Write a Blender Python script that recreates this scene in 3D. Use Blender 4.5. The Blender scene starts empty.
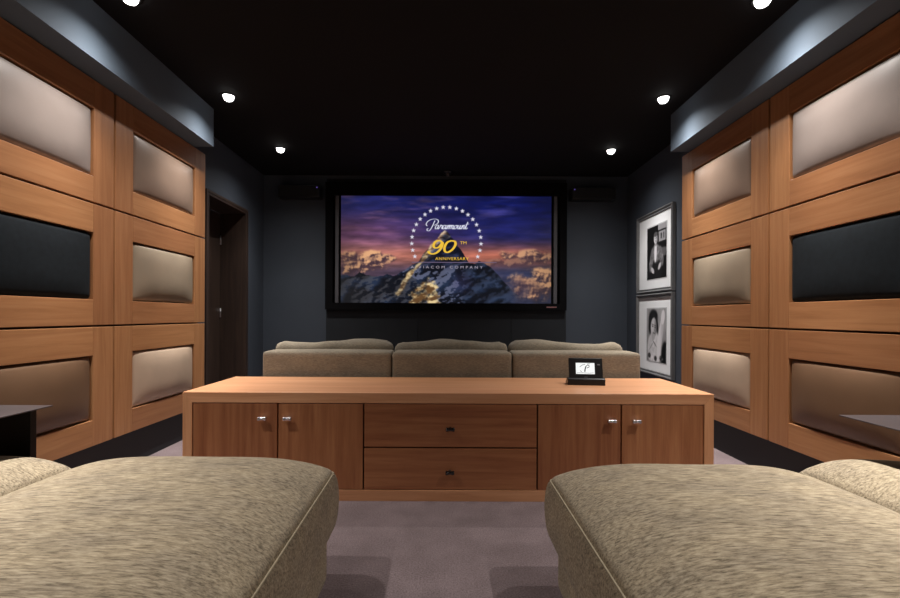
import bpy, bmesh, math, random
from mathutils import Vector, Matrix, noise
random.seed(7)
C = bpy.context.scene.collection
PI = math.pi
F, X0, Y0, H = 450.0, 445.0, 315.5, 1.12          # lens in pixels, vanishing point, eye height

# ------------------------------------------------------------------ materials
def srgb(r, g, b):
    f = lambda c: (c/12.92 if c <= .04045 else ((c+.055)/1.055)**2.4)
    return (f(r/255), f(g/255), f(b/255), 1)

def new_mat(name):
    m = bpy.data.materials.new(name); m.use_nodes = True
    nt = m.node_tree
    return m, nt, nt.nodes['Principled BSDF']

def N(nt, kind, **kw):
    n = nt.nodes.new(kind)
    for k, v in kw.items():
        if k in n.inputs: n.inputs[k].default_value = v
        else: setattr(n, k, v)
    return n

def coords(nt, scale, rnd=True):
    tc = N(nt, 'ShaderNodeTexCoord')
    src = tc.outputs['Object']
    if rnd:
        oi = N(nt, 'ShaderNodeObjectInfo')
        mul = N(nt, 'ShaderNodeVectorMath', operation='SCALE')
        cx = N(nt, 'ShaderNodeCombineXYZ')
        for i in range(3): nt.links.new(oi.outputs['Random'], cx.inputs[i])
        nt.links.new(cx.outputs[0], mul.inputs[0]); mul.inputs['Scale'].default_value = 37.0
        add = N(nt, 'ShaderNodeVectorMath', operation='ADD')
        nt.links.new(src, add.inputs[0]); nt.links.new(mul.outputs[0], add.inputs[1])
        src = add.outputs[0]
    mp = N(nt, 'ShaderNodeMapping')
    mp.inputs['Scale'].default_value = scale
    nt.links.new(src, mp.inputs['Vector'])
    return mp.outputs[0]

def ramp(nt, fac, stops):
    r = N(nt, 'ShaderNodeValToRGB')
    e = r.color_ramp.elements
    e[0].position, e[0].color = stops[0]
    e[1].position, e[1].color = stops[-1]
    for p, c in stops[1:-1]:
        q = e.new(p); q.color = c
    nt.links.new(fac, r.inputs[0])
    return r.outputs[0]

def mix(nt, a, b, fac, mode='MIX'):
    m = N(nt, 'ShaderNodeMix', data_type='RGBA', blend_type=mode)
    for sock, v in ((m.inputs[0], fac), (m.inputs[6], a), (m.inputs[7], b)):
        if hasattr(v, 'links') or hasattr(v, 'is_linked'): nt.links.new(v, sock)
        else: sock.default_value = v
    return m.outputs[2]

def bump(nt, bs, h, strength, dist):
    b = N(nt, 'ShaderNodeBump'); b.inputs['Strength'].default_value = strength
    b.inputs['Distance'].default_value = dist
    nt.links.new(h, b.inputs['Height']); nt.links.new(b.outputs[0], bs.inputs['Normal'])

def plain(name, col, rough=.6, metal=0, noise_amt=.12, nscale=6, bumps=0.0, bscale=200, spec=.5):
    m, nt, bs = new_mat(name)
    bs.inputs['Roughness'].default_value = rough; bs.inputs['Metallic'].default_value = metal
    bs.inputs['Specular IOR Level'].default_value = spec
    v = coords(nt, (nscale,)*3)
    n = N(nt, 'ShaderNodeTexNoise', Scale=1.0, Detail=4.0); nt.links.new(v, n.inputs['Vector'])
    lo = tuple(c*(1-noise_amt) for c in col[:3])+(1,); hi = tuple(c*(1+noise_amt) for c in col[:3])+(1,)
    nt.links.new(ramp(nt, n.outputs[0], [(.3, lo), (.7, hi)]), bs.inputs['Base Color'])
    if bumps:
        v2 = coords(nt, (bscale,)*3, False)
        n2 = N(nt, 'ShaderNodeTexNoise', Scale=1.0, Detail=2.0); nt.links.new(v2, n2.inputs['Vector'])
        bump(nt, bs, n2.outputs[0], bumps, .002)
    return m

def wood(name, axis, c_lo, c_mid, c_hi, rough=.42, var=.22):
    """cherry veneer: long fine grain along one axis, with slow colour drift"""
    m, nt, bs = new_mat(name)
    sc = [30.0, 30.0, 30.0]; sc[axis] = 1.6
    v = coords(nt, sc)
    n1 = N(nt, 'ShaderNodeTexNoise', Scale=1.0, Detail=6.0, Roughness=.62, Distortion=.5)
    nt.links.new(v, n1.inputs['Vector'])
    base = ramp(nt, n1.outputs[0], [(.28, c_lo), (.5, c_mid), (.75, c_hi)])
    sc2 = [5.0, 5.0, 5.0]; sc2[axis] = .35
    v2 = coords(nt, sc2)
    n2 = N(nt, 'ShaderNodeTexNoise', Scale=1.0, Detail=2.0); nt.links.new(v2, n2.inputs['Vector'])
    drift = ramp(nt, n2.outputs[0], [(.3, (.88, .84, .81, 1)), (.7, (1.06, 1.06, 1.05, 1))])
    col = mix(nt, base, drift, 1.0, 'MULTIPLY')
    oi = N(nt, 'ShaderNodeObjectInfo')
    tint = ramp(nt, oi.outputs['Random'], [(0, (1-var*.6, 1-var*.85, 1-var*.9, 1)), (1, (1.05, 1.05, 1.02, 1))])
    col = mix(nt, col, tint, 1.0, 'MULTIPLY')
    nt.links.new(col, bs.inputs['Base Color'])
    sc3 = [240.0]*3; sc3[axis] = 5.0
    v3 = coords(nt, sc3)
    n3 = N(nt, 'ShaderNodeTexNoise', Scale=1.0, Detail=2.0); nt.links.new(v3, n3.inputs['Vector'])
    bump(nt, bs, n3.outputs[0], .12, .001)
    bs.inputs['Roughness'].default_value = rough
    return m

WL, WM, WH = srgb(150, 104, 68), srgb(167, 119, 80), srgb(180, 134, 94)
wall_wood = [wood('cherry_grain_%d' % i, i, WL, WM, WH) for i in range(3)]
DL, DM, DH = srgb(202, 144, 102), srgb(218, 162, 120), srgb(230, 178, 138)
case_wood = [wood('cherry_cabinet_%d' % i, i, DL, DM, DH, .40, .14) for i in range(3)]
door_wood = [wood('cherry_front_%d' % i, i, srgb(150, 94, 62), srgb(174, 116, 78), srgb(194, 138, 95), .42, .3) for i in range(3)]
dark_wood = wood('dark_stained_wood', 2, srgb(44, 34, 30), srgb(56, 44, 38), srgb(68, 54, 46), .5)

def leather(name, col, rough=.38):
    m, nt, bs = new_mat(name)
    v = coords(nt, (3, 3, 3))
    n = N(nt, 'ShaderNodeTexNoise', Scale=1.0, Detail=5.0); nt.links.new(v, n.inputs['Vector'])
    lo = tuple(c*.88 for c in col[:3])+(1,); hi = tuple(min(1, c*1.1) for c in col[:3])+(1,)
    nt.links.new(ramp(nt, n.outputs[0], [(.3, lo), (.7, hi)]), bs.inputs['Base Color'])
    v2 = coords(nt, (160,)*3, False)
    n2 = N(nt, 'ShaderNodeTexVoronoi', Scale=1.0); nt.links.new(v2, n2.inputs['Vector'])
    bump(nt, bs, n2.outputs[0], .06, .001)
    bs.inputs['Roughness'].default_value = rough
    return m
LTH = {'pale': leather('pale_taupe_leather', srgb(140, 128, 122), .45),
       'sand': leather('sand_leather', srgb(184, 162, 141), .44),
       'brown': leather('brown_leather', srgb(110, 84, 63), .40),
       'umber': leather('grey_brown_leather', srgb(132, 112, 98), .38),
       'olive': leather('olive_taupe_leather', srgb(144, 130, 112), .38)}
black_cloth = plain('black_woven_cloth', srgb(20, 26, 31), .9, 0, .18, 30, .5, 500, .2)

def melange(name, lo, mid, hi, axis=0, fine=1.0):
    """chenille with irregular light and dark streaks running one way"""
    m, nt, bs = new_mat(name)
    sc = [130*fine]*3; sc[axis] = 20*fine
    v = coords(nt, sc)
    n = N(nt, 'ShaderNodeTexNoise', Scale=1.0, Detail=5.0, Roughness=.7, Distortion=.35)
    nt.links.new(v, n.inputs['Vector'])
    c1 = ramp(nt, n.outputs[0], [(.34, lo), (.5, mid), (.64, hi)])
    v2 = coords(nt, (5, 9, 9))
    n2 = N(nt, 'ShaderNodeTexNoise', Scale=1.0, Detail=3.0); nt.links.new(v2, n2.inputs['Vector'])
    c2 = ramp(nt, n2.outputs[0], [(.3, (.84, .84, .86, 1)), (.7, (1.08, 1.07, 1.05, 1))])
    nt.links.new(mix(nt, c1, c2, 1.0, 'MULTIPLY'), bs.inputs['Base Color'])
    bump(nt, bs, n.outputs[0], .35, .004)
    bs.inputs['Roughness'].default_value = .92
    bs.inputs['Specular IOR Level'].default_value = .15
    bs.inputs['Sheen Weight'].default_value = .12
    return m
chenille = melange('streaked_chenille', srgb(108, 97, 80), srgb(162, 148, 124), srgb(192, 178, 153))
sofa_cloth = melange('grey_brown_chenille', srgb(118, 110, 96), srgb(138, 129, 113), srgb(158, 149, 132), 0, 2.2)
cord_cloth = plain('piping_cloth', srgb(164, 151, 127), .9, 0, .12, 60)

carpet = None
def make_carpet():
    m, nt, bs = new_mat('mauve_grey_carpet')
    v = coords(nt, (300,)*3, False)
    n = N(nt, 'ShaderNodeTexNoise', Scale=.45, Detail=4.0, Roughness=.75); nt.links.new(v, n.inputs['Vector'])
    c1 = ramp(nt, n.outputs[0], [(.32, srgb(96, 85, 87)), (.68, srgb(146, 131, 133))])
    v2 = coords(nt, (5, 5, 5), False)
    n2 = N(nt, 'ShaderNodeTexNoise', Scale=1.0, Detail=4.0); nt.links.new(v2, n2.inputs['Vector'])
    c2 = ramp(nt, n2.outputs[0], [(.35, (.86, .85, .84, 1)), (.65, (1.07, 1.06, 1.06, 1))])
    nt.links.new(mix(nt, c1, c2, 1.0, 'MULTIPLY'), bs.inputs['Base Color'])
    bump(nt, bs, n.outputs[0], .6, .004)
    bs.inputs['Roughness'].default_value = .95; bs.inputs['Specular IOR Level'].default_value = .1
    return m
carpet = make_carpet()
wall_paint = plain('charcoal_wall_paint', srgb(64, 71, 81), .7, 0, .05, 2, .15, 250, .3)
ceil_paint = plain('black_ceiling_paint', srgb(20, 19, 21), .85, 0, .05, 2, 0, 200, .2)
bulk_paint = plain('slate_bulkhead_paint', srgb(86, 98, 111), .8, 0, .05, 2, .1, 250, .3)
plinth_paint = plain('black_plinth_paint', srgb(26, 29, 34), .6, 0, .08, 3)
groove_paint = plain('dark_brown_backing', srgb(84, 52, 33), .7, 0, .1, 4)
stretched = plain('charcoal_stretched_cloth', srgb(42, 45, 49), .9, 0, .06, 4, .3, 600, .2)
black_satin = plain('black_satin_lacquer', srgb(20, 20, 22), .35, 0, .1, 5)
black_velvet = plain('black_velvet', srgb(14, 14, 16), .95, 0, .1, 5, 0, 200, .1)
gunmetal = plain('gunmetal_steel', srgb(92, 86, 89), .4, .6, .08, 4)
black_steel = plain('black_steel', srgb(24, 24, 26), .45, .3, .1, 4)
chrome = plain('polished_chrome', srgb(215, 215, 218), .12, 1.0, .03, 4)
dark_nickel = plain('dark_nickel', srgb(96, 92, 92), .2, 1.0, .05, 4)
steel = plain('brushed_steel', srgb(190, 192, 196), .3, 1.0, .04, 10)
pewter = plain('pewter_moulding', srgb(128, 130, 132), .35, .4, .1, 8)
mat_board = plain('white_mat_board', srgb(236, 240, 244), .8, 0, .02, 4)
grey_strip = plain('grey_masking_strip', srgb(84, 84, 90), .5, 0, .05, 4)
white_trim = plain('white_enamel', srgb(210, 210, 210), .4, 0, .02, 4)

def emis(name, col, strength):
    m, nt, bs = new_mat(name)
    bs.inputs['Base Color'].default_value = (0, 0, 0, 1)
    rgb = N(nt, 'ShaderNodeRGB'); rgb.outputs[0].default_value = col
    nt.links.new(rgb.outputs[0], bs.inputs['Emission Color'])
    bs.inputs['Emission Strength'].default_value = strength
    bs.inputs['Roughness'].default_value = .5
    return m
lamp_glow = emis('lamp_glow', (1, .97, .94, 1), 6)
led_violet = emis('violet_led', srgb(150, 120, 255), .5)

def painted(name, emit=0.0, rough=.35):
    m, nt, bs = new_mat(name)
    a = N(nt, 'ShaderNodeVertexColor'); a.layer_name = 'Col'
    if emit:
        bs.inputs['Base Color'].default_value = (.01, .01, .01, 1)
        nt.links.new(a.outputs[0], bs.inputs['Emission Color'])
        bs.inputs['Emission Strength'].default_value = emit
    else:
        nt.links.new(a.outputs[0], bs.inputs['Base Color'])
    bs.inputs['Roughness'].default_value = rough
    return m
SCREEN_E = 1.0
screen_img = painted('projected_picture', SCREEN_E, .8)
print_img = painted('photographic_print', 0, .3)

# ------------------------------------------------------------------ object helpers
def link(name, bm, mat, parent=None, smooth=False, origin=None, bevel=0, segs=2):
    if origin is not None:
        bmesh.ops.translate(bm, verts=bm.verts, vec=-Vector(origin))
    me = bpy.data.meshes.new(name); bmesh.ops.recalc_face_normals(bm, faces=bm.faces)
    bm.to_mesh(me); bm.free()
    for m in (mat if isinstance(mat, (list, tuple)) else [mat]): me.materials.append(m)
    if smooth:
        for p in me.polygons: p.use_smooth = True
    o = bpy.data.objects.new(name, me); C.objects.link(o)
    if parent is not None: o.parent = parent
    if origin is not None:
        o.location = Vector(origin)
    if bevel:
        b = o.modifiers.new('edge', 'BEVEL'); b.width = bevel; b.segments = segs; b.limit_method = 'ANGLE'
        b.angle_limit = math.radians(40)
        if smooth is False:
            for p in me.polygons: p.use_smooth = False
    return o

def thing(name, label, cat, loc=(0, 0, 0), rotz=0, group=None):
    o = bpy.data.objects.new(name, None); C.objects.link(o)
    o.empty_display_size = .1
    o.location = loc; o.rotation_euler = (0, 0, rotz)
    o['label'] = label; o['category'] = cat
    if group: o['group'] = group
    return o

def struct(name, bm, mat, label=None, **kw):
    o = link(name, bm, mat, **kw); o['kind'] = 'structure'
    if label: o['label'] = label
    return o

def add_box(bm, x0, x1, y0, y1, z0, z1):
    vs = [bm.verts.new((x, y, z)) for x in (x0, x1) for y in (y0, y1) for z in (z0, z1)]
    for f in ((0, 1, 3, 2), (4, 6, 7, 5), (0, 4, 5, 1), (2, 3, 7, 6), (0, 2, 6, 4), (1, 5, 7, 3)):
        bm.faces.new([vs[i] for i in f])
    return bm
def box(*a): return add_box(bmesh.new(), *a)

def add_prism(bm, pts, axis, a0, a1):
    """polygon pts extruded along axis from a0 to a1"""
    def P(p, a):
        if axis == 0: return (a, p[0], p[1])
        if axis == 1: return (p[0], a, p[1])
        return (p[0], p[1], a)
    A = [bm.verts.new(P(p, a0)) for p in pts]; B = [bm.verts.new(P(p, a1)) for p in pts]
    bm.faces.new(A); bm.faces.new(B[::-1])
    n = len(pts)
    for i in range(n): bm.faces.new((A[i], A[(i+1) % n], B[(i+1) % n], B[i]))
    return bm

def add_cyl(bm, p0, p1, r0, r1=None, n=20):
    r1 = r0 if r1 is None else r1
    p0, p1 = Vector(p0), Vector(p1); d = (p1-p0).normalized()
    u = d.orthogonal().normalized(); w = d.cross(u)
    A, B = [], []
    for i in range(n):
        a = 2*PI*i/n; q = u*math.cos(a)+w*math.sin(a)
        A.append(bm.verts.new(p0+q*r0)); B.append(bm.verts.new(p1+q*r1))
    bm.faces.new(A[::-1]); bm.faces.new(B)
    for i in range(n): bm.faces.new((A[i], A[(i+1) % n], B[(i+1) % n], B[i]))
    return bm

def add_lathe(bm, prof, origin, axis, n=24):
    """profile [(r, h)] turned about axis through origin"""
    d = Vector(axis).normalized(); u = d.orthogonal().normalized(); w = d.cross(u); o = Vector(origin)
    rings = []
    for r, h in prof:
        if r < 1e-5: rings.append([bm.verts.new(o+d*h)])
        else: rings.append([bm.verts.new(o+d*h+(u*math.cos(2*PI*i/n)+w*math.sin(2*PI*i/n))*r) for i in range(n)])
    for A, B in zip(rings, rings[1:]):
        for i in range(n):
            j = (i+1) % n
            if len(A) == 1 and len(B) == 1: continue
            if len(A) == 1: bm.faces.new((A[0], B[j], B[i]))
            elif len(B) == 1: bm.faces.new((A[i], A[j], B[0]))
            else: bm.faces.new((A[i], A[j], B[j], B[i]))
    return bm

def tube(bm, pts, r, n=8):
    pts = [Vector(p) for p in pts]; rings = []
    for i, p in enumerate(pts):
        t = (pts[min(i+1, len(pts)-1)]-pts[max(i-1, 0)]).normalized()
        u = t.cross(Vector((0, 0, 1)))
        if u.length < 1e-4: u = t.orthogonal()
        u.normalize(); w = t.cross(u)
        rings.append([bm.verts.new(p+(u*math.cos(2*PI*k/n)+w*math.sin(2*PI*k/n))*r) for k in range(n)])
    for A, B in zip(rings, rings[1:]):
        for k in range(n): bm.faces.new((A[k], A[(k+1) % n], B[(k+1) % n], B[k]))
    bm.faces.new(rings[0][::-1]); bm.faces.new(rings[-1])
    return bm

def cushion(cx, cy, cz, sx, sy, sz, r, res, warp=None):
    """soft rounded block; warp(p, n) -> displaced point, n in -1..1 box coordinates"""
    bm = bmesh.new()
    hx, hy, hz = sx/2, sy/2, sz/2
    nx, ny, nz = res
    cache = {}
    def vert(i, j, k):
        key = (i, j, k)
        if key in cache: return cache[key]
        def spread(t):                       # crowd the grid lines near the edges
            return math.copysign(1-(1-abs(t))**1.7, t) if True else t
        n = Vector((spread(2*i/nx-1), spread(2*j/ny-1), spread(2*k/nz-1)))
        p = Vector((n.x*hx, n.y*hy, n.z*hz))
        q = Vector((max(-hx+r, min(hx-r, p.x)), max(-hy+r, min(hy-r, p.y)), max(-hz+r, min(hz-r, p.z))))
        d = p-q
        if d.length > 1e-7: p = q+d.normalized()*r
        if warp: p = warp(p, n)
        cache[key] = bm.verts.new((cx+p.x, cy+p.y, cz+p.z))
        return cache[key]
    for i in range(nx):
        for j in range(ny):
            for k in (0, nz):
                bm.faces.new((vert(i, j, k), vert(i+1, j, k), vert(i+1, j+1, k), vert(i, j+1, k)))
    for i in range(nx):
        for k in range(nz):
            for j in (0, ny):
                bm.faces.new((vert(i, j, k), vert(i+1, j, k), vert(i+1, j, k+1), vert(i, j, k+1)))
    for j in range(ny):
        for k in range(nz):
            for i in (0, nx):
                bm.faces.new((vert(i, j, k), vert(i, j+1, k), vert(i, j+1, k+1), vert(i, j, k+1)))
    return bm

def fbm(x, y, s=1, o=5):
    return noise.fractal(Vector((x*s, y*s, 3.7)), .95, 2.1, o, noise_basis='PERLIN_ORIGINAL')

def image_grid(name, o, U, V, nx, ny, fn, mat, parent=None):
    """flat picture: grid from corner o (top left) along U (right) and V (down), colours from fn(u, v)"""
    o, U, V = Vector(o), Vector(U), Vector(V)
    vs = [o+U*(i/nx)+V*(j/ny) for j in range(ny+1) for i in range(nx+1)]
    fs = [(j*(nx+1)+i, (j+1)*(nx+1)+i, (j+1)*(nx+1)+i+1, j*(nx+1)+i+1) for j in range(ny) for i in range(nx)]
    me = bpy.data.meshes.new(name); me.from_pydata([tuple(v) for v in vs], [], fs)
    at = me.color_attributes.new('Col', 'FLOAT_COLOR', 'POINT')
    k = 0
    for j in range(ny+1):
        for i in range(nx+1):
            r, g, b = fn(i/nx, j/ny)
            at.data[k].color = srgb(max(0, r), max(0, g), max(0, b)); k += 1
    me.materials.append(mat)
    ob = bpy.data.objects.new(name, me); C.objects.link(ob)
    if parent: ob.parent = parent
    return ob

def spline(pts, k=8):
    out = []
    P = [pts[0]]+list(pts)+[pts[-1]]
    for i in range(1, len(P)-2):
        for s in range(k):
            t = s/k
            out.append(tuple(.5*((2*P[i][c])+(-P[i-1][c]+P[i+1][c])*t+(2*P[i-1][c]-5*P[i][c]+4*P[i+1][c]-P[i+2][c])*t*t
                       +(-P[i-1][c]+3*P[i][c]-3*P[i+1][c]+P[i+2][c])*t**3) for c in (0, 1)))
    out.append(tuple(pts[-1]))
    return out

def ribbon(bm, pts, w, place, nib=None):
    """flat pen stroke through pts; place maps 2D to 3D; nib = slanted pen contrast"""
    L, R = [], []
    for i, p in enumerate(pts):
        a, b = pts[max(i-1, 0)], pts[min(i+1, len(pts)-1)]
        dx, dy = b[0]-a[0], b[1]-a[1]; l = math.hypot(dx, dy) or 1
        ww = w
        if nib: ww = w*(nib+(1-nib)*abs(dy/l))
        nx_, ny_ = -dy/l*ww/2, dx/l*ww/2
        L.append(bm.verts.new(place(p[0]+nx_, p[1]+ny_))); R.append(bm.verts.new(place(p[0]-nx_, p[1]-ny_)))
    for i in range(len(pts)-1):
        bm.faces.new((L[i], L[i+1], R[i+1], R[i]))

def text_bm(body, size, spacing=1.0):
    cu = bpy.data.curves.new('lettering', 'FONT'); cu.body = body; cu.size = size
    cu.align_x = 'CENTER'; cu.space_character = spacing; cu.resolution_u = 3
    o = bpy.data.objects.new('lettering', cu); C.objects.link(o)
    dg = bpy.context.evaluated_depsgraph_get()
    me = bpy.data.meshes.new_from_object(o.evaluated_get(dg))
    bm = bmesh.new(); bm.from_mesh(me)
    bpy.data.objects.remove(o); bpy.data.curves.remove(cu); bpy.data.meshes.remove(me)
    return bm

# ------------------------------------------------------------------ the setting
WX, YB, YF, ZC = 2.45, 6.06, -2.2, 3.0
AL, AR = 2.30, 2.265                        # faces of the panelling, left and right
YSIDE = {-1: [4.315, 3.128, 1.941], 1: [4.318, 3.152, 1.985]}   # panel seams along each wall
YS = YSIDE[-1]
ZS = [.255, 1.04, 1.846, 2.652]             # panel seams up the wall
SOF = 2.656                                 # soffit of the bulkheads
struct('floor', box(-3.0, 3.0, YF-.1, YB+.1, -.1, 0), carpet, 'mauve grey carpet')
struct('ceiling', box(-3.0, 3.0, YF-.1, YB+.1, ZC, ZC+.1), ceil_paint, 'black painted ceiling')
struct('wall_far', box(-3.0, 3.0, YB, YB+.1, 0, ZC), wall_paint, 'charcoal wall behind the screen')
struct('wall_near', box(-3.0, 3.0, YF-.1, YF, 0, ZC), wall_paint)
D0, D1, DZ = 4.62, 5.54, 2.385              # door opening in the left wall
bm = bmesh.new()
add_box(bm, -2.75, -WX, YF, D0, 0, ZC); add_box(bm, -2.75, -WX, D1, YB, 0, ZC); add_box(bm, -2.75, -WX, D0, D1, DZ, ZC)
struct('wall_left', bm, wall_paint, 'charcoal left wall with a doorway')
struct('wall_right', box(WX, 2.75, YF, YB, 0, ZC), wall_paint, 'charcoal right wall')

# door: lined opening, leaf set at the back of the reveal
d = thing('door_1', 'dark stained wooden door deep in the left wall opening', 'door', (-2.75, (D0+D1)/2, 0)); d['kind'] = 'structure'
del d['category']
ym = (D0+D1)/2
def rel(bm, o): bmesh.ops.translate(bm, verts=bm.verts, vec=-Vector(o)); return bm
dl = d.location
link('jamb', rel(box(-2.76, -2.44, D1-.03, D1-.001, 0, DZ-.03), dl), dark_wood, d)
link('jamb', rel(box(-2.76, -2.44, D0+.001, D0+.03, 0, DZ-.03), dl), dark_wood, d)
link('door_head', rel(box(-2.76, -2.44, D0+.001, D1-.001, DZ-.03, DZ-.001), dl), dark_wood, d)
for (y0, y1) in ((D1-.004, D1+.022), (D0-.03, D0+.004)):
    link('architrave', rel(box(-2.452, -2.435, y0, y1, 0, DZ+.022), dl), dark_wood, d)
link('architrave', rel(box(-2.452, -2.435, D0, D1, DZ-.004, DZ+.022), dl), dark_wood, d)
leaf = link('door_leaf', rel(box(-2.80, -2.755, D0+.034, D1-.034, .008, DZ-.034), dl), dark_wood, d, bevel=.003)
for z in (2.03, 1.14, .25):
    b = bmesh.new(); add_cyl(b, (-2.748, D1-.036, z-.055), (-2.748, D1-.036, z+.055), .009, n=12)
    link('hinge', rel(b, dl), steel, leaf, True)
b = bmesh.new(); add_lathe(b, [(0, 0), (.026, 0), (.026, .008), (.01, .01), (.01, .05), (0, .05)], (-2.755, D0+.1, 1.05), (1, 0, 0))
add_cyl(b, (-2.71, D0+.1, 1.05), (-2.71, D0+.22, 1.05), .009)
link('door_handle', rel(b, dl), steel, leaf, True)

# bulkheads along both side walls
for name, s, ab, ye in (('trim_1', -1, 2.128, 4.125), ('trim_2', 1, 2.10, 4.20)):
    bm = bmesh.new()
    A = [bm.verts.new((s*ab, ye, SOF)), bm.verts.new((s*WX, ye, SOF)), bm.verts.new((s*WX, ye, ZC)), bm.verts.new((s*ab, ye, ZC))]
    B = [bm.verts.new((s*(ab-.03), YF, SOF+.01)), bm.verts.new((s*WX, YF, SOF+.01)), bm.verts.new((s*WX, YF, ZC)), bm.verts.new((s*(ab-.03), YF, ZC))]
    bm.faces.new(A); bm.faces.new(B[::-1])
    for i in range(4): bm.faces.new((A[i], A[(i+1) % 4], B[(i+1) % 4], B[i]))
    struct(name, bm, bulk_paint, 'slate bulkhead above the panelling')
# dark backing and plinth behind the panels
for side, s, a in (('left', -1, AL), ('right', 1, AR)):
    x0, x1 = sorted((s*(a+.07), s*WX))
    struct('trim_3' if s < 0 else 'trim_4', box(x0, x1, YF, YS[0]-.004, ZS[0]+.004, SOF-.001), groove_paint, 'dark brown backing board')
    x0, x1 = sorted((s*(a+.035), s*WX))
    struct('baseboard_'+side, box(x0, x1, YF, YS[0]-.004, 0, ZS[0]+.003), plinth_paint, 'black plinth under the panelling')
# stretched cloth below the screen on the far wall
def fx(px, Y): return (px-X0)/F*Y
def fz(py, Y): return H-(py-Y0)/F*Y
bm = bmesh.new()
xs = [fx(326, 6.04), fx(418, 6.04), fx(511, 6.04), fx(566, 6.04)]
for a, b in zip(xs, xs[1:]): add_box(bm, a+.003, b-.003, 6.03, YB, .12, 1.19)
add_box(bm, xs[0]+.003, xs[-1]-.003, 6.045, YB, .10, 2.95)
struct('trim_5', bm, stretched, 'charcoal cloth panels under the screen')

# ------------------------------------------------------------------ wall panels
def wall_panel(s, a, col, row, kind, label):
    YS = YSIDE[s]
    y1, y0 = YS[col]-.009, YS[col+1]+.009
    z0, z1 = ZS[row]+(.0065 if row else 0), ZS[row+1]-(.0065 if row < 2 else .002)
    T = .075
    t = thing('wall_panel', label, 'wall panel', (s*a, (y0+y1)/2, z0), 0, 'wood framed wall panels on the %s wall' % ('left' if s < 0 else 'right'))
    L = t.location
    def X(d0, d1): return sorted((s*(a+d0), s*(a+d1)))
    my, mt, mb = .177, .186, .168
    xa, xb = X(0, T)
    for (ya, yb) in ((y0, y0+my), (y1-my, y1)):
        link('stile', rel(box(xa, xb, ya, yb, z0, z1), L), wall_wood[2], t, bevel=.0025)
    for (za, zb) in ((z0, z0+mb), (z1-mt, z1)):
        link('rail', rel(box(xa, xb, y0+my+.0004, y1-my-.0004, za, zb), L), wall_wood[1], t, bevel=.0025)
    cy, cz = (y0+y1)/2, (z0+mb+z1-mt)/2
    sy, sz = (y1-y0-2*my)-.006, (z1-z0-mb-mt)-.006
    th = .075
    cxx = a+.010+th/2
    def warp(p, n):
        q = p.copy()
        e = (1-abs(n.y)**4)*(1-abs(n.z)**3)
        if (p.x*s) < 0: q.x -= s*(.022 if kind == 'black' else .034)*e
        return q
    b = cushion(s*cxx, cy, cz, th, sy, sz, .022, (4, 26, 18), warp)
    m = black_cloth if kind == 'black' else LTH[kind]
    link('cushion', rel(b, L), m, t, True)

LOOK = {(0, 2): ('umber', 'grey brown leather cushion'), (0, 1): ('olive', 'olive taupe leather cushion'), (0, 0): ('sand', 'pale taupe leather cushion'),
        (1, 2): ('pale', 'broad pale taupe leather cushion'), (1, 1): ('black', 'black cloth cushion'), (1, 0): ('brown', 'dark brown leather cushion')}
ROWN = ['bottom', 'middle', 'top']
for s, a, sn, far in ((-1, AL, 'left', 'doorway'), (1, AR, 'right', 'framed portraits')):
    for col in (0, 1):
        for row in (0, 1, 2):
            kind, look = LOOK[(col, row)]
            where = ('in the %s row, column beside the %s' % (ROWN[row], far)) if col == 0 else ('in the %s row, column nearest the viewer' % ROWN[row])
            wall_panel(s, a, col, row, kind, 'cherry framed %s wall panel, %s, %s' % (sn, look, where.replace('in the ', '').replace(', column', ' of column')))

# ------------------------------------------------------------------ downlights
# beam of a narrow reflector lamp, candela by angle from straight down
BEAM = [(0, 6.6), (5, 6.6), (8, 6.5), (10, 6.3), (13, 5.8), (17, 4.0), (21.5, 2.9), (26, 2.2), (30, 1.75), (35, 1.3), (41, .72), (45, .46), (50, .29), (55, .18), (60, .10), (66, .035), (72, 0), (90, 0)]
beam_text = bpy.data.texts.new('reflector_beam')
beam_text.write('IESNA:LM-63-1995\nTILT=NONE\n1 -1 1 %d 1 1 2 0 0 0\n1 1 1\n%s\n0\n%s\n' % (len(BEAM), ' '.join(str(a) for a, c in BEAM), ' '.join(str(c*10) for a, c in BEAM)))
def downlight(x, y, label):
    t = thing('downlight', label, 'ceiling light', (x, y, ZC), 0, 'recessed ceiling downlights')
    b = bmesh.new(); add_lathe(b, [(.045, -.002), (.052, -.008), (.060, -.006), (.062, 0), (.045, 0), (.045, -.002)], (0, 0, 0), (0, 0, 1), 28)
    link('trim_ring', b, black_satin, t, True)
    b = bmesh.new(); add_lathe(b, [(0, -.046), (.017, -.044), (.032, -.036), (.042, -.020), (.044, -.004), (.044, -.0005), (0, -.0005)], (0, 0, 0), (0, 0, 1), 28)  # protruding dome puts the lamp's round glare into the shape
    link('lens', b, lamp_glow, t, True)
    ld = bpy.data.lights.new('lamp', 'POINT'); ld.energy = LAMP; ld.color = (1, .95, .90); ld.shadow_soft_size = .016
    ld.use_nodes = True; nt = ld.node_tree
    em = nt.nodes['Emission']; ies = nt.nodes.new('ShaderNodeTexIES'); ies.mode = 'INTERNAL'; ies.ies = beam_text
    nt.links.new(ies.outputs[0], em.inputs['Strength'])
    lo = bpy.data.objects.new('lamp', ld); C.objects.link(lo); lo.parent = t; lo.location = (0, 0, -.064)
LAMP = 69
LX, LY = 1.87, [5.09, 3.87, 2.66, 1.45, .24, -1.0]
for s, sn in ((-1, 'left'), (1, 'right')):
    for i, y in enumerate(LY):
        nm = ['nearest the screen wall', 'second from the screen wall', 'third from the screen wall', 'fourth from the screen wall', 'fifth from the screen wall', 'nearest the rear wall'][i]
        downlight(s*LX, y, 'bright ceiling downlight in the %s hand row, %s' % (sn, nm))

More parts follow.
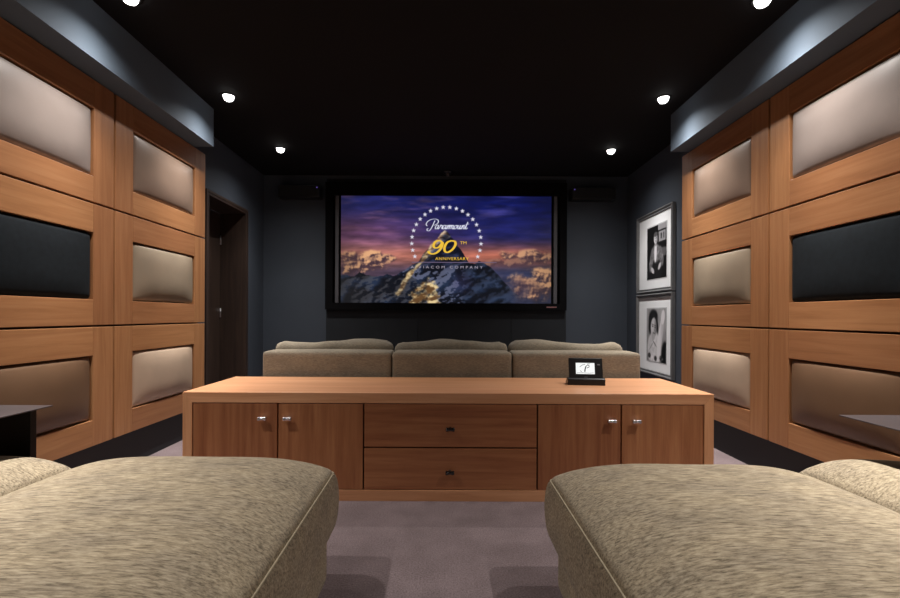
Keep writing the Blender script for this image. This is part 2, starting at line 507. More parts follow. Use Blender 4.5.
# ------------------------------------------------------------------ projection screen
SY = 6.0
t = thing('projection_screen', 'wide wall mounted cinema screen in a black frame showing a snowy mountain at sunset', 'screen', (0, YB, 1.19))
L = t.location
def sx(px): return fx(px, SY)
def sz(py): return fz(py, SY)
ox0, ox1, oz0, oz1 = sx(325.5), sx(566), sz(310), sz(183)
ix0, ix1, iz0, iz1 = sx(340.5), sx(551), sz(303.2), sz(196)
bm = bmesh.new()
add_box(bm, ox0, sx(333), 5.97, YB-.016, oz0, oz1); add_box(bm, sx(559), ox1, 5.97, YB-.016, oz0, oz1)
add_box(bm, sx(333), sx(559), 5.97, YB-.016, oz0, iz0); add_box(bm, sx(333), sx(559), 5.97, YB-.016, iz1, oz1)
link('frame', rel(bm, L), black_velvet, t)
for a, b in ((335, 338.3), (553.5, 556.8)):
    link('masking_strip', rel(box(sx(a), sx(b), 6.0, 6.03, iz0, iz1), L), grey_strip, t)
link('masking_panel', rel(box(sx(333), sx(559), 6.012, 6.035, iz0, iz1), L), black_velvet, t)
link('emblem', rel(box(sx(546), sx(556), 5.966, 5.97, sz(307.4), sz(306.2)), L), plain('red_silver_badge', srgb(150, 110, 112), .4, .3), t)

def lerp(a, b, t): return tuple(x+(y-x)*t for x, y in zip(a, b))
def sm(a, b, x):
    t = max(0, min(1, (x-a)/(b-a))); return t*t*(3-2*t)
def pieces(pts, u):
    for (a, b), (c, e) in zip(pts, pts[1:]):
        if a <= u <= c: return b+(e-b)*(u-a)/(c-a)
    return pts[-1][1] if u > pts[-1][0] else pts[0][1]
def px2(x, y): return ((x-75)/722, (y-90)/370)
PEAK = [px2(*p) for p in ((215, 400), (262, 362), (300, 345), (340, 318), (362, 288), (385, 262), (405, 240), (420, 218), (432, 206), (441, 212), (450, 226), (470, 252), (490, 280), (512, 316), (530, 335), (560, 400))]
RANGE_L = [px2(*p) for p in ((75, 366), (95, 360), (118, 372), (140, 352), (160, 362), (182, 374), (205, 366), (230, 360), (262, 366), (300, 372), (340, 380), (380, 400))]
RANGE_R = [px2(*p) for p in ((470, 350), (500, 330), (522, 318), (534, 324), (548, 312), (566, 326), (590, 336), (612, 356), (640, 392), (670, 420), (700, 440), (797, 452))]
def screen_color(u, v):
    x, y = 75+u*722, 90+v*370
    # sky
    left = 1-sm(.0, .75, u)
    top = lerp((20, 30, 96), (46, 50, 112), left)
    mid = lerp((40, 44, 108), (120, 80, 114), left)
    hor = lerp((188, 116, 98), (196, 132, 120), left)
    c = lerp(top, mid, sm(.05, .36, v)) if v < .36 else lerp(mid, hor, sm(.36, .56, v))
    if v > .56: c = lerp(hor, lerp((62, 66, 98), (104, 82, 100), left), sm(.56, .72, v))
    n = fbm(u*3.2+9, v*9, 1.6, 5)
    c = lerp(c, lerp((170, 120, 140), (90, 86, 160), sm(.2, .9, u)), max(0, min(.55, n*.8))*sm(.62, .1, v))
    c = tuple(k*(1+.25*fbm(u*4, v*12, 2, 4)) for k in c)
    # cloud banks
    for (cx, cy, rx, ry, b) in ((150, 318, 100, 34, 1), (215, 305, 50, 16, .9), (110, 340, 60, 26, .9), (760, 395, 92, 62, 1.05), (700, 400, 60, 40, .6), (720, 300, 110, 24, .85), (640, 320, 90, 18, .55), (560, 420, 150, 60, .35)):
        d = ((x-cx)/rx)**2+((y-cy)/ry)**2
        nn = fbm(u*13+cx, v*8, 1.3, 6)
        m = sm(1.35, .15, d-1.0*nn)
        e = fbm(u*13+cx-.10, v*8-.12, 1.3, 6)
        lit = sm(-.5, .75, (nn-e)*2.2+.35*nn-(y-cy)/ry*.45)
        cc = lerp((84, 62, 74), (250, 194, 148), lit*min(1, b))
        if b < .5: cc = lerp((54, 56, 82), (112, 98, 112), lit)
        c = lerp(c, cc, m*min(1, b+.1))
    # ranges: steep faces catch the low sun from the left
    def hgt(u, v): return fbm(u*11+v*5, v*9-u*3, 1.1, 7)
    def rock(u, v, snow, warm, dark=(13, 20, 34)):
        r = hgt(u, v); e = .012
        slope = (r-hgt(u-e, v-e*.8))/e*.10
        base = lerp(dark, (44, 60, 88), sm(-.25, .55, r))
        return lerp(base, warm, sm(.05, .55, slope+.18*r)*snow)
    jl = .014*fbm(u*22, 1.3, 1, 4)
    if v > pieces(PEAK, u)+jl and .194 < u < .672:
        side = (x-432)+.34*(y-206)+34*fbm(u*7, v*8, 1.6, 5)
        g = fbm(u*16+v*14, v*15, 1.3, 6)
        body = lerp((16, 22, 40), (66, 74, 108), sm(-.25, .55, g))
        edge = (v-pieces(PEAK, u))*370                       # sunlit rim along the left ridge
        lit = sm(16, -14, side)*sm(60, 6, edge+26*g)*sm(345, 250, y)
        lit = max(lit, sm(10, -10, side)*sm(290, 214, y)*.9)
        c = lerp(body, lerp((140, 100, 78), (250, 226, 196), sm(-.35, .35, g)), lit)
        c = lerp(c, rock(u, v, .75, (128, 132, 158)), sm(312, 352, y))
    if v > pieces(RANGE_L, u)+1.4*jl and u < .44:
        c = lerp(c, rock(u, v, .5, (112, 106, 108)), sm(.44, .36, u))
    if v > pieces(RANGE_R, u)+1.4*jl and u > .55:
        f = sm(.55, .60, u)*(1-.8*sm(630, 700, x))
        c = lerp(c, rock(u, v, .4, (84, 94, 120)), f)
    # sun-warmed crags on the left flank and in the foreground
    for (ax, ay, bx, by, w, q) in ((270, 428, 318, 352, 9, .75), (300, 372, 352, 318, 7, .8), (352, 318, 402, 246, 6, .7), (330, 458, 352, 428, 20, .95), (345, 446, 376, 402, 26, 1), (392, 452, 376, 404, 24, 1), (412, 460, 400, 440, 14, .9)):
        t_ = max(0, min(1, ((x-ax)*(bx-ax)+(y-ay)*(by-ay))/((bx-ax)**2+(by-ay)**2)))
        dd = math.hypot(x-ax-t_*(bx-ax), y-ay-t_*(by-ay))/w+.8*fbm(u*17, v*13, 1.4, 6)
        gg = fbm(u*24+v*9, v*22, 1.2, 6)
        c = lerp(c, lerp((120, 88, 56), (250, 224, 172), sm(-.35, .35, gg)), sm(1.15, .35, dd)*q)
    # violet haze to the right of the ridge
    h = sm(1, 0, math.hypot((x-490)/60, (y-390)/60)); c = lerp(c, (96, 84, 138), .28*h)
    c = tuple(255*(max(0, z)/255)**1.13 for z in c)
    k = .92-.22*sm(.7, 1.0, abs(u-.5)*2)
    return tuple(z*k for z in c)
pic = image_grid('picture', Vector((ix0, 6.008, iz1))-L, (ix1-ix0, 0, 0), (0, 0, iz0-iz1), 340, 172, screen_color, screen_img, t)
W_, H_ = ix1-ix0, iz1-iz0
def on_screen(x, y, lift=.002):                      # crop pixels (722 x 370) to the picture plane
    return Vector((ix0+(x-75)/722*W_, 6.008-lift, iz1-(y-90)/370*H_))-L
white_l = emis('pale_lettering_light', srgb(214, 216, 232), SCREEN_E)
gold_l = emis('gold_lettering_light', srgb(236, 190, 62), SCREEN_E)
pale_l = emis('dim_lettering_light', srgb(186, 176, 190), SCREEN_E*.8)
star_l = emis('star_light', srgb(216, 214, 226), SCREEN_E)
bm = bmesh.new()
for i in range(22):
    ang = math.radians(-25+230*i/21)
    cx, cy = 437+119*math.cos(ang), 248-120*math.sin(ang)
    vs = []
    for k in range(10):
        r = 8.6 if k % 2 == 0 else 3.1
        a = PI/2+k*PI/5
        vs.append(bm.verts.new(on_screen(cx+r*math.cos(a), cy-r*math.sin(a))))
    bm.faces.new(vs)
link('star_arc', bm, star_l, pic)
# handwritten title
def title_strokes():
    S = []
    S.append([(1.25, 2.15), (1.0, 1.2), (.65, .1), (.2, -.45), (-.35, -.35), (-.4, .05), (-.05, .1)])
    S.append([(-.55, .75), (-.95, 1.15), (-.75, 1.85), (.1, 2.4), (1.3, 2.55), (2.15, 2.2), (2.2, 1.55), (1.6, 1.05), (.95, 1.0)])
    def a(x): S.append([(x+.8, .88), (x+.45, 1.0), (x+.08, .6), (x+.12, .1), (x+.45, .08), (x+.8, .6), (x+.9, .98), (x+.8, .3), (x+.95, .03), (x+1.25, .4)])
    def r(x): S.append([(x, .35), (x+.25, 1.05), (x+.35, .82), (x+.72, .9), (x+.62, .35), (x+.75, .05), (x+1.05, .4)])
    def hump(x): S.append([(x, .4), (x+.22, 1.0), (x+.16, .5), (x+.08, .02), (x+.2, .5), (x+.55, 1.0), (x+.68, .8), (x+.6, .02)])
    a(1.7)
    r(2.95); a(3.75)
    hump(4.95); hump(5.5); S.append([(6.1, .02), (6.2, .55), (6.5, 1.0), (6.68, .8), (6.6, .15), (6.75, .03), (6.98, .35)])
    S.append([(7.45, 1.0), (7.08, .75), (7.0, .25), (7.25, .03), (7.6, .3), (7.72, .75), (7.45, 1.0), (7.95, .85)])
    S.append([(8.05, 1.0), (7.98, .35), (8.1, .05), (8.35, .2), (8.62, 1.0), (8.55, .25), (8.68, .04), (8.9, .3)])
    hump(9.0); S.append([(9.6, .15), (9.72, .03), (9.95, .3), (10.2, 1.0)])
    S.append([(10.45, 1.85), (10.2, .6), (10.25, .05), (10.5, .1), (10.7, .35)])
    S.append([(9.95, 1.2), (10.4, 1.25), (10.9, 1.35)])
    return S
bm = bmesh.new()
def place_t(x, y): return on_screen(376+(x+.22*y)*12.4, 204-y*13.6, .003)
for s_ in title_strokes(): ribbon(bm, spline(s_, 7), .25, place_t, .35)
link('script_lettering', bm, white_l, pic)
bm = bmesh.new()
def place_n(x, y): return on_screen(x, y, .004)
nine = [(424, 252), (414, 244), (400, 248), (393, 260), (398, 269), (412, 266), (424, 250), (420, 268), (406, 284), (390, 290), (378, 286), (376, 280)]
zero = [(454, 244), (440, 250), (431, 266), (432, 280), (442, 284), (458, 274), (468, 258), (466, 247), (454, 244)]
for q in (nine, zero): ribbon(bm, spline(q, 7), 8.5, place_n, .45)
link('number_lettering', bm, gold_l, pic)
def flat_text(body, x0, x1, ybase, hgt, mat, name, spacing=1.0):
    b = text_bm(body, 1.0, spacing)
    xs = [v.co.x for v in b.verts]; ys = [v.co.y for v in b.verts]
    ax, bx, ay, by = min(xs), max(xs), min(ys), max(ys)
    for v in b.verts:
        v.co = on_screen(x0+(v.co.x-ax)/(bx-ax)*(x1-x0), ybase-(v.co.y-ay)/(by-ay)*hgt, .004)
    link(name, b, mat, pic)
flat_text('TM', 484, 506, 256, 10, gold_l, 'small_lettering')
flat_text('ANNIVERSARY', 399, 514, 311, 10, gold_l, 'anniversary_lettering', 1.1)
flat_text('A VIACOM COMPANY', 315, 562, 340, 9, pale_l, 'caption_lettering', 1.7)
link('thin_rule', rel(box(*sorted((on_screen(318, 0).x+L.x, on_screen(610, 0).x+L.x)), 6.004, 6.006, on_screen(0, 320).z+L.z, on_screen(0, 317.6).z+L.z), L), emis('rule_light', srgb(120, 104, 130), SCREEN_E*.8), pic)

# ------------------------------------------------------------------ speakers, smoke detector
for s, px0, px1, lab, led in ((-1, 277.5, 319, 'slim black box speaker high on the far wall, left of the screen', 316.5), (1, 572, 615.5, 'slim black box speaker high on the far wall, right of the screen', 574)):
    Y = 5.9
    x0, x1, z0, z1 = fx(px0, Y), fx(px1, Y), fz(198.5 if s > 0 else 197.5, Y), fz(186.5 if s > 0 else 185.5, Y)
    t = thing('wall_speaker', lab, 'speaker', ((x0+x1)/2, YB, z0), 0, 'slim speakers beside the screen')
    L2 = t.location
    link('cabinet', rel(box(x0, x1, Y, YB, z0, z1), L2), black_satin, t, bevel=.006)
    link('grille', rel(box(x0+.012, x1-.012, Y-.008, Y, z0+.012, z1-.012), L2), plain('speaker_cloth', srgb(26, 28, 30), .9, 0, .1, 80, .5, 900), t, bevel=.003)
    lx = fx(led, Y)
    link('indicator_light', rel(box(lx-.006, lx+.006, Y-.011, Y-.008, z1-.04, z1-.028), L2), led_violet, t)
Y = 5.88
t = thing('smoke_detector', 'small dark domed detector on the black ceiling above the screen', 'smoke detector', (fx(447, Y), Y, ZC))
b = bmesh.new(); add_lathe(b, [(0, -.028), (.05, -.028), (.066, -.018), (.07, 0), (0, 0)], (0, 0, 0), (0, 0, 1), 28)
link('base', b, black_satin, t, True)
b = bmesh.new(); add_lathe(b, [(0, -.062), (.018, -.058), (.028, -.044), (.03, -.028), (0, -.028)], (0, 0, 0), (0, 0, 1), 20)
link('sensor_head', b, gunmetal, t, True)

# ------------------------------------------------------------------ framed portraits on the right wall
def blob(u, v, cx, cy, rx, ry, ang=0, soft=.25):
    c, s_ = math.cos(ang), math.sin(ang)
    x, y = u-cx, v-cy
    X, Y = (x*c+y*s_)/rx, (-x*s_+y*c)/ry
    return sm(1+soft, 1-soft, math.sqrt(X*X+Y*Y))
def portrait_standing(u, v):
    g = 22+16*max(0, fbm(u*5, v*5, 2, 4))
    if u > .58 and v < .34:                         # pale poster and door behind
        g = 150 if (v < .1 or (.62 < u < .95 and .14 < v < .32)) else 40
        if .7 < u < .78 and .17 < v < .28: g = 60
        if .83 < u < .9 and .17 < v < .28: g = 70
    if u > .75 and .45 < v < .6: g = 90
    jac = 118+46*fbm(u*7+v*3, v*9, 2, 4)
    for a in ((.47, .56, .28, .20, 0), (.24, .66, .11, .22, .35), (.74, .60, .10, .20, -.3)):
        m = blob(u, v, *a, soft=.12); g = g+(jac-g)*m
    for a in ((.40, .86, .15, .22, .1), (.62, .86, .14, .2, -.1)):
        m = blob(u, v, *a, soft=.15); g = g+(34+10*fbm(u*9, v*9, 2)-g)*m
    m = blob(u, v, .45, .50, .07, .20, .05, .15); g = g+(222-g)*m            # pale shirt front
    m = blob(u, v, .46, .33, .055, .06, 0, .2); g = g+(150-g)*m               # neck
    m = blob(u, v, .46, .25, .10, .095, 0, .12); g = g+((206-70*sm(.42, .56, u))-g)*m
    m = blob(u, v, .455, .165, .098, .045, -.1, .2); g = g+(84-g)*m            # hair
    for ex in (.425, .50):
        m = blob(u, v, ex, .235, .018, .01); g = g+(40-g)*m
    m = blob(u, v, .462, .29, .028, .008); g = g+(70-g)*m
    for a in ((.66, .78, .09, .045, -.7), (.30, .84, .10, .05, .5)):
        m = blob(u, v, *a, soft=.2); g = g+(196-g)*m
    m = blob(u, v, .25, .94, .18, .05); g = g+(90*max(0, fbm(u*14, v*14, 2))+20-g)*m*.8
    return (g, g, g*1.03)
def portrait_leaning(u, v):
    g = 165-40*v+22*fbm(u*4, v*3, 1.5)
    m = blob(u, v, .92, .86, .16, .26, .2, .2); g = g+(18-g)*m
    m = blob(u, v, .40, .78, .36, .34, .2, .12); g = g+(214-24*fbm(u*5, v*5, 2)-g)*m     # shoulder and torso
    m = blob(u, v, .72, .52, .11, .46, .34, .12); g = g+(226-40*sm(.66, .86, u)-g)*m     # raised arm
    m = blob(u, v, .84, .16, .09, .14, .3, .15); g = g+(220-g)*m
    hair = 26+40*max(0, fbm(u*9+v*4, v*7, 1.5))
    for q in ((.30, .17, .20, .15, -.3), (.20, .30, .10, .18, .15), (.46, .16, .12, .12, .5), (.54, .30, .06, .16, -.25)):
        m = blob(u, v, *q, soft=.3); g = g+(hair-g)*m                                   # tousled dark hair
    m = blob(u, v, .37, .36, .155, .19, .16, .12); g = g+((208-74*sm(.38, .52, u+.1*v))-g)*m       # face tilted to the arm
    m = blob(u, v, .35, .52, .09, .08, 0, .2); g = g+(176-g)*m
    for ex, ey in ((.32, .335), (.445, .355)):
        m = blob(u, v, ex, ey, .036, .014, .15, .5); g = g+(66-g)*m
        m = blob(u, v, ex, ey-.035, .052, .009, .2, .5); g = g+(70-g)*m
    m = blob(u, v, .40, .405, .016, .03, .1, .5); g = g+(140-g)*m
    m = blob(u, v, .385, .465, .048, .014, .15, .4); g = g+(92-g)*m
    m = blob(u, v, .42, .66, .12, .018, .5, .5); g = g+(130-g)*m
    m = blob(u, v, .24, .72, .14, .014, -.6, .5); g = g+(150-g)*m
    for ex, ey, rr in ((.14, .90, .08), (.47, .94, .07), (.76, .92, .09)):
        m = blob(u, v, ex, ey, rr, .05, 0, .2); g = g+(50+120*max(0, fbm(u*20, v*20, 1.4))-g)*m
    return (g, g, g*1.02)
for z0, fn, lab in ((1.398, portrait_standing, 'upper pewter framed portrait of a standing person in jacket and pale shirt'),
                    (.440, portrait_leaning, 'lower pewter framed portrait of a dark haired person with raised bare arm')):
    y0, y1, z1 = 4.785, 5.68, z0+.946
    t = thing('framed_portrait', lab, 'picture', (WX, (y0+y1)/2, z0), 0, 'framed portraits on the right wall')
    L2 = t.location
    w = .05; bm = bmesh.new()
    Q = [(y0, z0), (y1, z0), (y1, z1), (y0, z1)]; q = [(y0+w, z0+w), (y1-w, z0+w), (y1-w, z1-w), (y0+w, z1-w)]
    prof = [(WX-.001, 0), (WX-.036, .0), (WX-.042, .25), (WX-.028, .6), (WX-.032, .85), (WX-.022, 1)]
    rings = [[bm.verts.new((px, a[0]+(b[0]-a[0])*k, a[1]+(b[1]-a[1])*k)) for a, b in zip(Q, q)] for px, k in prof]
    for A, B in zip(rings, rings[1:]):
        for i in range(4): bm.faces.new((A[i], A[(i+1) % 4], B[(i+1) % 4], B[i]))
    link('frame', rel(bm, L2), pewter, t)
    link('backing_board', rel(box(WX-.012, WX-.001, y0+.004, y1-.004, z0+.004, z1-.004), L2), black_satin, t)
    link('mat_board', rel(box(WX-.018, WX-.012, y0+w-.006, y1-w+.006, z0+w-.006, z1-w+.006), L2), mat_board, t)
    pw, ph, cy, cz = .47, .61, (y0+y1)/2-.055+.0, (z0+z1)/2-.008
    link('print_border', rel(box(WX-.0195, WX-.018, cy-pw/2-.012, cy+pw/2+.012, cz-ph/2-.012, cz+ph/2+.012), L2), plain('bevel_cut', srgb(190, 194, 198), .7), t)
    image_grid('print', Vector((WX-.0205, cy+pw/2, cz+ph/2))-L2, (0, -pw, 0), (0, 0, -ph), 70, 92, fn, print_img, t)

# ------------------------------------------------------------------ sideboard
Yf, Yr, ZT = 2.71, 3.40, .652
K = Yf/F
def qx(px): return (px-X0)*K
def qz(py): return H-(py-Y0)*K
xl, xr = qx(183), qx(714.4)
t = thing('sideboard', 'long low cherry wood sideboard with four doors and two drawers behind the sofa', 'sideboard', ((xl+xr)/2, (Yf+Yr)/2, 0))
L = t.location
tt, ts, tb = .063, .057, .066
xi0, xi1, zi1, zi0 = xl+ts, xr-ts, ZT-tt, tb
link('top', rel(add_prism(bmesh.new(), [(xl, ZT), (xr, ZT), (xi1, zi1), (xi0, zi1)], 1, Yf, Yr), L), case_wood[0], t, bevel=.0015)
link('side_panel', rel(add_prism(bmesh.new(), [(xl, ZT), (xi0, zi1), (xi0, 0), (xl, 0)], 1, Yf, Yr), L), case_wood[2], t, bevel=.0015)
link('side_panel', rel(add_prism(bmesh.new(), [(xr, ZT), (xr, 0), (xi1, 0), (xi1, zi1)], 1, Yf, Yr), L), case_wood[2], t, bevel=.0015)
link('bottom_rail', rel(box(xi0+.0005, xi1-.0005, Yf+.001, Yr-.01, 0, zi0), L), case_wood[0], t, bevel=.0015)
link('back_panel', rel(box(xi0+.0005, xi1-.0005, Yr-.012, Yr, zi0+.0005, zi1-.0005), L), door_wood[0], t)
link('inner_carcass', rel(box(xi0+.001, xi1-.001, Yf+.027, Yr-.013, zi0+.001, zi1-.001), L), plain('dark_gap', srgb(38, 22, 15), .8), t)
g = .0045
def front(kind, px0, px1, z0, z1, mat, knobs, km):
    x0, x1 = qx(px0)+g, qx(px1)-g
    o = link(kind, rel(box(x0, x1, Yf+.003, Yf+.0265, z0+g, z1-g), L), mat, t, bevel=.0015)
    for (kx, kz) in knobs:
        b = bmesh.new()
        add_lathe(b, [(0, 0), (.010, 0), (.0095, .003), (.0055, .006), (.005, .020), (.008, .023)], (kx, Yf+.003, kz), (0, -1, 0), 20)
        add_lathe(b, [(0, -.027), (.011, -.026), (.0135, -.021), (.0115, -.012), (.0095, 0), (.0115, .012), (.0135, .021), (.011, .026), (0, .027)], (kx, Yf-.026, kz), (1, 0, 0), 20)
        link('knob', rel(b, L), km, o, True, bevel=0)
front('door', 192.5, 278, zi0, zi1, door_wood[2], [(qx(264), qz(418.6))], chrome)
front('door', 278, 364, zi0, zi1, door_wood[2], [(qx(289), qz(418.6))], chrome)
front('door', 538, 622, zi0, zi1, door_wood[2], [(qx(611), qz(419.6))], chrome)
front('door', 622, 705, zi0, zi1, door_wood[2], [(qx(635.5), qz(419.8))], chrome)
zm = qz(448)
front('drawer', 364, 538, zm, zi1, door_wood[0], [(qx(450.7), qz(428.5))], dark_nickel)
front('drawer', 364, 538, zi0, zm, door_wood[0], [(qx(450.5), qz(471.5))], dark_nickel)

# touch panel in its dock on the sideboard
Yd = 3.075
t = thing('touch_panel', 'black tabletop touch panel with a lit white display standing on the sideboard', 'touch panel', (fx(586, Yd), Yd, ZT), math.radians(-7))
wd = .235
b = bmesh.new()
add_prism(b, [(-.036, 0), (.075, 0), (.075, .012), (.01, .05), (-.026, .047), (-.034, .040)], 0, -wd/2-.006, wd/2+.006)
link('dock', b, black_satin, t, bevel=.004)
tilt = math.radians(14)
R = Matrix.Translation((0, -.022, .028)) @ Matrix.Rotation(-tilt, 4, 'X')
def tb_(bm): bmesh.ops.transform(bm, matrix=R, verts=bm.verts); return bm
link('body', tb_(box(-.112, .112, 0, .022, 0, .158)), black_satin, t, bevel=.005)
disp = link('display', tb_(box(-.066, .058, -.0012, 0, .047, .123)), emis('white_display', srgb(250, 252, 250), 1.0), t)
bm = bmesh.new()
def pd(x, y): return R @ Vector((x, -.0022, y))
for pts, w in (([(-.008, .062), (-.005, .08), (.0, .098)], .007), ([(.0, .098), (.012, .108), (.022, .104), (.020, .094), (.006, .088)], .004),
               ([(-.040, .095), (-.022, .108), (-.004, .113)], .003), ([(-.036, .07), (-.030, .062)], .004), ([(-.06, .054), (-.02, .056), (.02, .053), (.05, .056)], .002), ([(.01, .116), (.028, .117)], .003)):
    ribbon(bm, spline(pts, 6), w, pd)
link('display_drawing', bm, black_satin, disp)
link('button', tb_(box(.076, .094, -.001, 0, .108, .117)), plain('grey_button', srgb(110, 115, 120), .5), t)
link('maker_mark', tb_(box(-.012, .010, -.0008, 0, .024, .029)), plain('grey_mark', srgb(96, 98, 104), .5), t)

# ------------------------------------------------------------------ sofa facing the screen
SYb = 3.452
t = thing('sofa', 'three seat grey brown sofa seen from behind, facing the screen', 'sofa', (.05, 3.95, 0))
L = t.location
bx = [fx(261.6, SYb), fx(391.7, SYb), fx(512.8, SYb), fx(642, SYb)]
for i in range(3):
    a, b_ = bx[i]+.003, bx[i+1]-.003
    def wb(p, n, i=i):
        q = p.copy()
        if p.z > 0: q.z += .010*(1-n.x**2)*(1-n.y**2)
        q.y += .006*noise.noise(Vector((p.x*4+i, p.z*5, 1)))
        return q
    bm = cushion((a+b_)/2, SYb+.13, (.838+.10)/2, b_-a, .26, .838-.10, .026, (24, 10, 18), wb)
    link('backrest', rel(bm, L), sofa_cloth, t, True)
cxs = [(fx(278, 3.84), fx(393.4, 3.84)), (fx(395.6, 3.84), fx(506.4, 3.84)), (fx(508.4, 3.84), fx(620, 3.84))]
for i, (a, b_) in enumerate(cxs):
    def wc(p, n, i=i):
        q = p.copy()
        e = (1-abs(n.x)**6)
        if p.z > 0: q.z += .016*math.sin(n.x*3+i*1.7)*e+.012*noise.noise(Vector((p.x*6+i*9, p.y*6, 2)))
        q.y += .02*noise.noise(Vector((p.x*3+i*5, p.z*5, 7)))
        if n.x > .9 or n.x < -.9: q.z -= .006
        return q
    bm = cushion((a+b_)/2, 3.83, .665, b_-a, .20, .47, .06, (40, 12, 22), wc)
    link('back_cushion', rel(bm, L), sofa_cloth, t, True)
    bm = cushion((bx[i]+bx[i+1])/2, 4.16, .345, bx[i+1]-bx[i]-.008, .86, .20, .05, (24, 18, 8))
    link('seat_cushion', rel(bm, L), sofa_cloth, t, True)
link('base', rel(box(bx[0]+.02, bx[3]-.02, SYb+.24, 4.55, .09, .246), L), sofa_cloth, t, bevel=.02)
for x in (bx[0]+.1, bx[3]-.1):
    for y in (SYb+.12, 4.47):
        link('leg', rel(box(x-.03, x+.03, y-.03, y+.03, 0, .105), L), black_steel, t, bevel=.004)

# ------------------------------------------------------------------ ottomans in the foreground
def ottoman(x0, x1, y0, y1, zs, crown, base_y1, label, seed, skew=0.0, zb=.185, px_=4.4):
    """broad soft cushion with a piped top edge on a recessed upholstered base"""
    t = thing('ottoman', label, 'ottoman', ((x0+x1)/2, (y0+y1)/2, 0), 0, 'streaked chenille ottomans in the foreground')
    L = t.location
    sx_, sy_ = x1-x0, y1-y0
    def warp(p, n):
        q = p.copy()
        e = max(0, (1-abs(n.x)**px_))*max(0, (1-.5*abs(n.y)**9.0))
        if n.z > 0:
            q.z += n.z*(crown*e+.012*noise.noise(Vector((p.x*2.6+seed, p.y*2.6, 1))) * e)
        k = 1-n.z*n.z
        q.x += math.copysign(.012*k*abs(n.x)**6, n.x); q.y += math.copysign(.030*k*abs(n.y)**6, n.y)
        if n.z < 0: q.y -= .02*max(0, n.y)**6*n.z*n.z
        f = (q.y+sy_/2)/sy_
        q.x += skew*(1-f)
        return q
    res = (48, 48, 12)
    cz, szz = (zb+zs)/2, zs-zb
    bm = cushion((x0+x1)/2, (y0+y1)/2, cz, sx_, sy_, szz, .030, res, warp)
    cu = link('seat_cushion', rel(bm, L), chenille, t, True)
    # piping follows the top edge
    pts = []
    ex, ey = sx_/2-.006, sy_/2-.006
    def edge(px, py):
        n = Vector((px/(sx_/2), py/(sy_/2), .9)); f = (py+sy_/2)/sy_
        return (px+(x0+x1)/2-L.x+skew*(1-f), py+(y0+y1)/2-L.y, zs-.006-0)
    M = 30; rc = .03
    loop = []
    for (cx, cy, a0) in ((ex-rc, ey-rc, 0), (-ex+rc, ey-rc, PI/2), (-ex+rc, -ey+rc, PI), (ex-rc, -ey+rc, 1.5*PI)):
        for k in range(6):
            a = a0+PI/2*k/5; loop.append((cx+rc*math.cos(a), cy+rc*math.sin(a)))
    dense = []
    for i in range(len(loop)):
        p, q = loop[i], loop[(i+1) % len(loop)]
        d_ = math.hypot(q[0]-p[0], q[1]-p[1]); m = max(1, int(d_/.05))
        for k in range(m): dense.append((p[0]+(q[0]-p[0])*k/m, p[1]+(q[1]-p[1])*k/m))
    dense.append(dense[0])
    b = bmesh.new(); tube(b, [edge(*p) for p in dense], .0036, 8)
    link('piping', b, cord_cloth, cu, True)
    bm = cushion((x0+x1)/2+skew*.5, (y0+base_y1)/2, .155, sx_-.01, base_y1-y0-.04, .19, .018, (24, 24, 8))
    link('base', rel(bm, L), chenille, t, True)
    for x in (x0+.06, x1-.06):
        for y in (y0+.10, base_y1-.08):
            b = bmesh.new(); add_cyl(b, (x, y, 0), (x, y, .065), .022, .026, 16)
            link('leg', rel(b, L), black_steel, t, True)
ottoman(-1.622, -.475, .35, 1.985, .437, .100, 1.82, 'large streaked beige ottoman left of the carpet aisle', 1, .03)
ottoman(-2.250, -1.662, .35, 2.03, .430, .090, 1.88, 'narrow streaked beige ottoman against the left wall panelling', 5, px_=3)
ottoman(.438, 1.555, .35, 1.915, .434, .102, 1.78, 'large streaked beige ottoman right of the carpet aisle', 9, -.0)
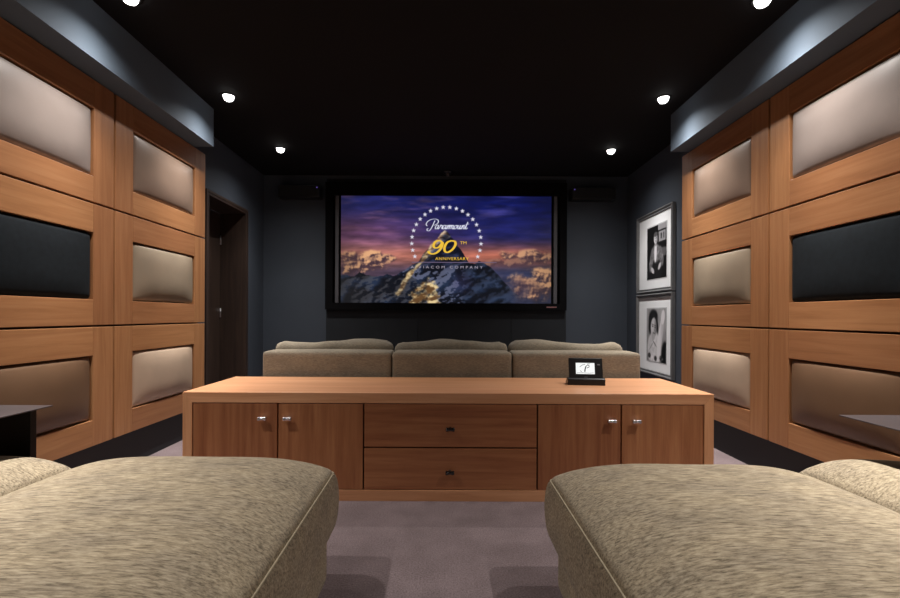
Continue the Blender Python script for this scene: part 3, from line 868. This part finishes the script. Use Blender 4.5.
ottoman(1.588, 2.205, .35, 2.03, .430, .090, 1.88, 'narrow streaked beige ottoman against the right wall panelling', 14, px_=3)

# ------------------------------------------------------------------ steel side tables
def side_table(s, xa, xb, ya, yb, z, leg_far, label):
    t = thing('side_table', label, 'side table', (s*(xa+xb)/2, (ya+yb)/2, 0), 0, 'steel side tables over the ottomans')
    L = t.location
    a, b = sorted((s*xa, s*xb))
    link('tabletop', rel(box(a, b, ya, yb, z-.006, z), L), gunmetal, t, bevel=.002)
    if leg_far:
        a2, b2 = sorted((s*(xa+.07), s*(xb-.005)))
        link('leg_panel', rel(box(a2, b2, yb-.040, yb-.008, .012, z-.0065), L), black_steel, t, bevel=.002)
        link('foot_plate', rel(box(a2, b2, yb-.045, yb+.35, 0, .0115), L), black_steel, t, bevel=.002)
    else:
        a2, b2 = sorted((s*(xb-.022), s*(xb-.005)))
        link('leg_panel', rel(box(a2, b2, ya+.03, ya+.33, .012, z-.0065), L), black_steel, t, bevel=.002)
        link('foot_plate', rel(box(a2, b2, ya+.03, yb-.03, 0, .0115), L), black_steel, t, bevel=.002)
side_table(-1, 1.842, 2.275, 1.50, 2.118, .690, True, 'dark steel side table by the left wall, with a black slab leg')
side_table(1, 1.80, 2.245, 1.45, 2.055, .675, False, 'dark steel side table at the right wall, only its pointed top corner in view')

# ------------------------------------------------------------------ camera, world, view
cam = bpy.data.cameras.new('camera'); co = bpy.data.objects.new('camera', cam); C.objects.link(co)
cam.sensor_width = 36; cam.lens = 36*F/900
cam.shift_x = (450-X0)/900; cam.shift_y = (Y0-299)/900
cam.clip_start = .02
co.matrix_world = Matrix.Translation((0, 0, H)) @ Matrix.Rotation(PI/2, 4, 'X') @ Matrix.Rotation(.0045, 4, 'Z')
sc = bpy.context.scene; sc.camera = co
w = bpy.data.worlds.new('world'); sc.world = w; w.use_nodes = True
w.node_tree.nodes['Background'].inputs[0].default_value = (.02, .022, .026, 1)
vs = sc.view_settings
vs.view_transform = 'Standard'; vs.look = 'None'; vs.gamma = 1; vs.use_curve_mapping = False
vs.exposure = 0.0
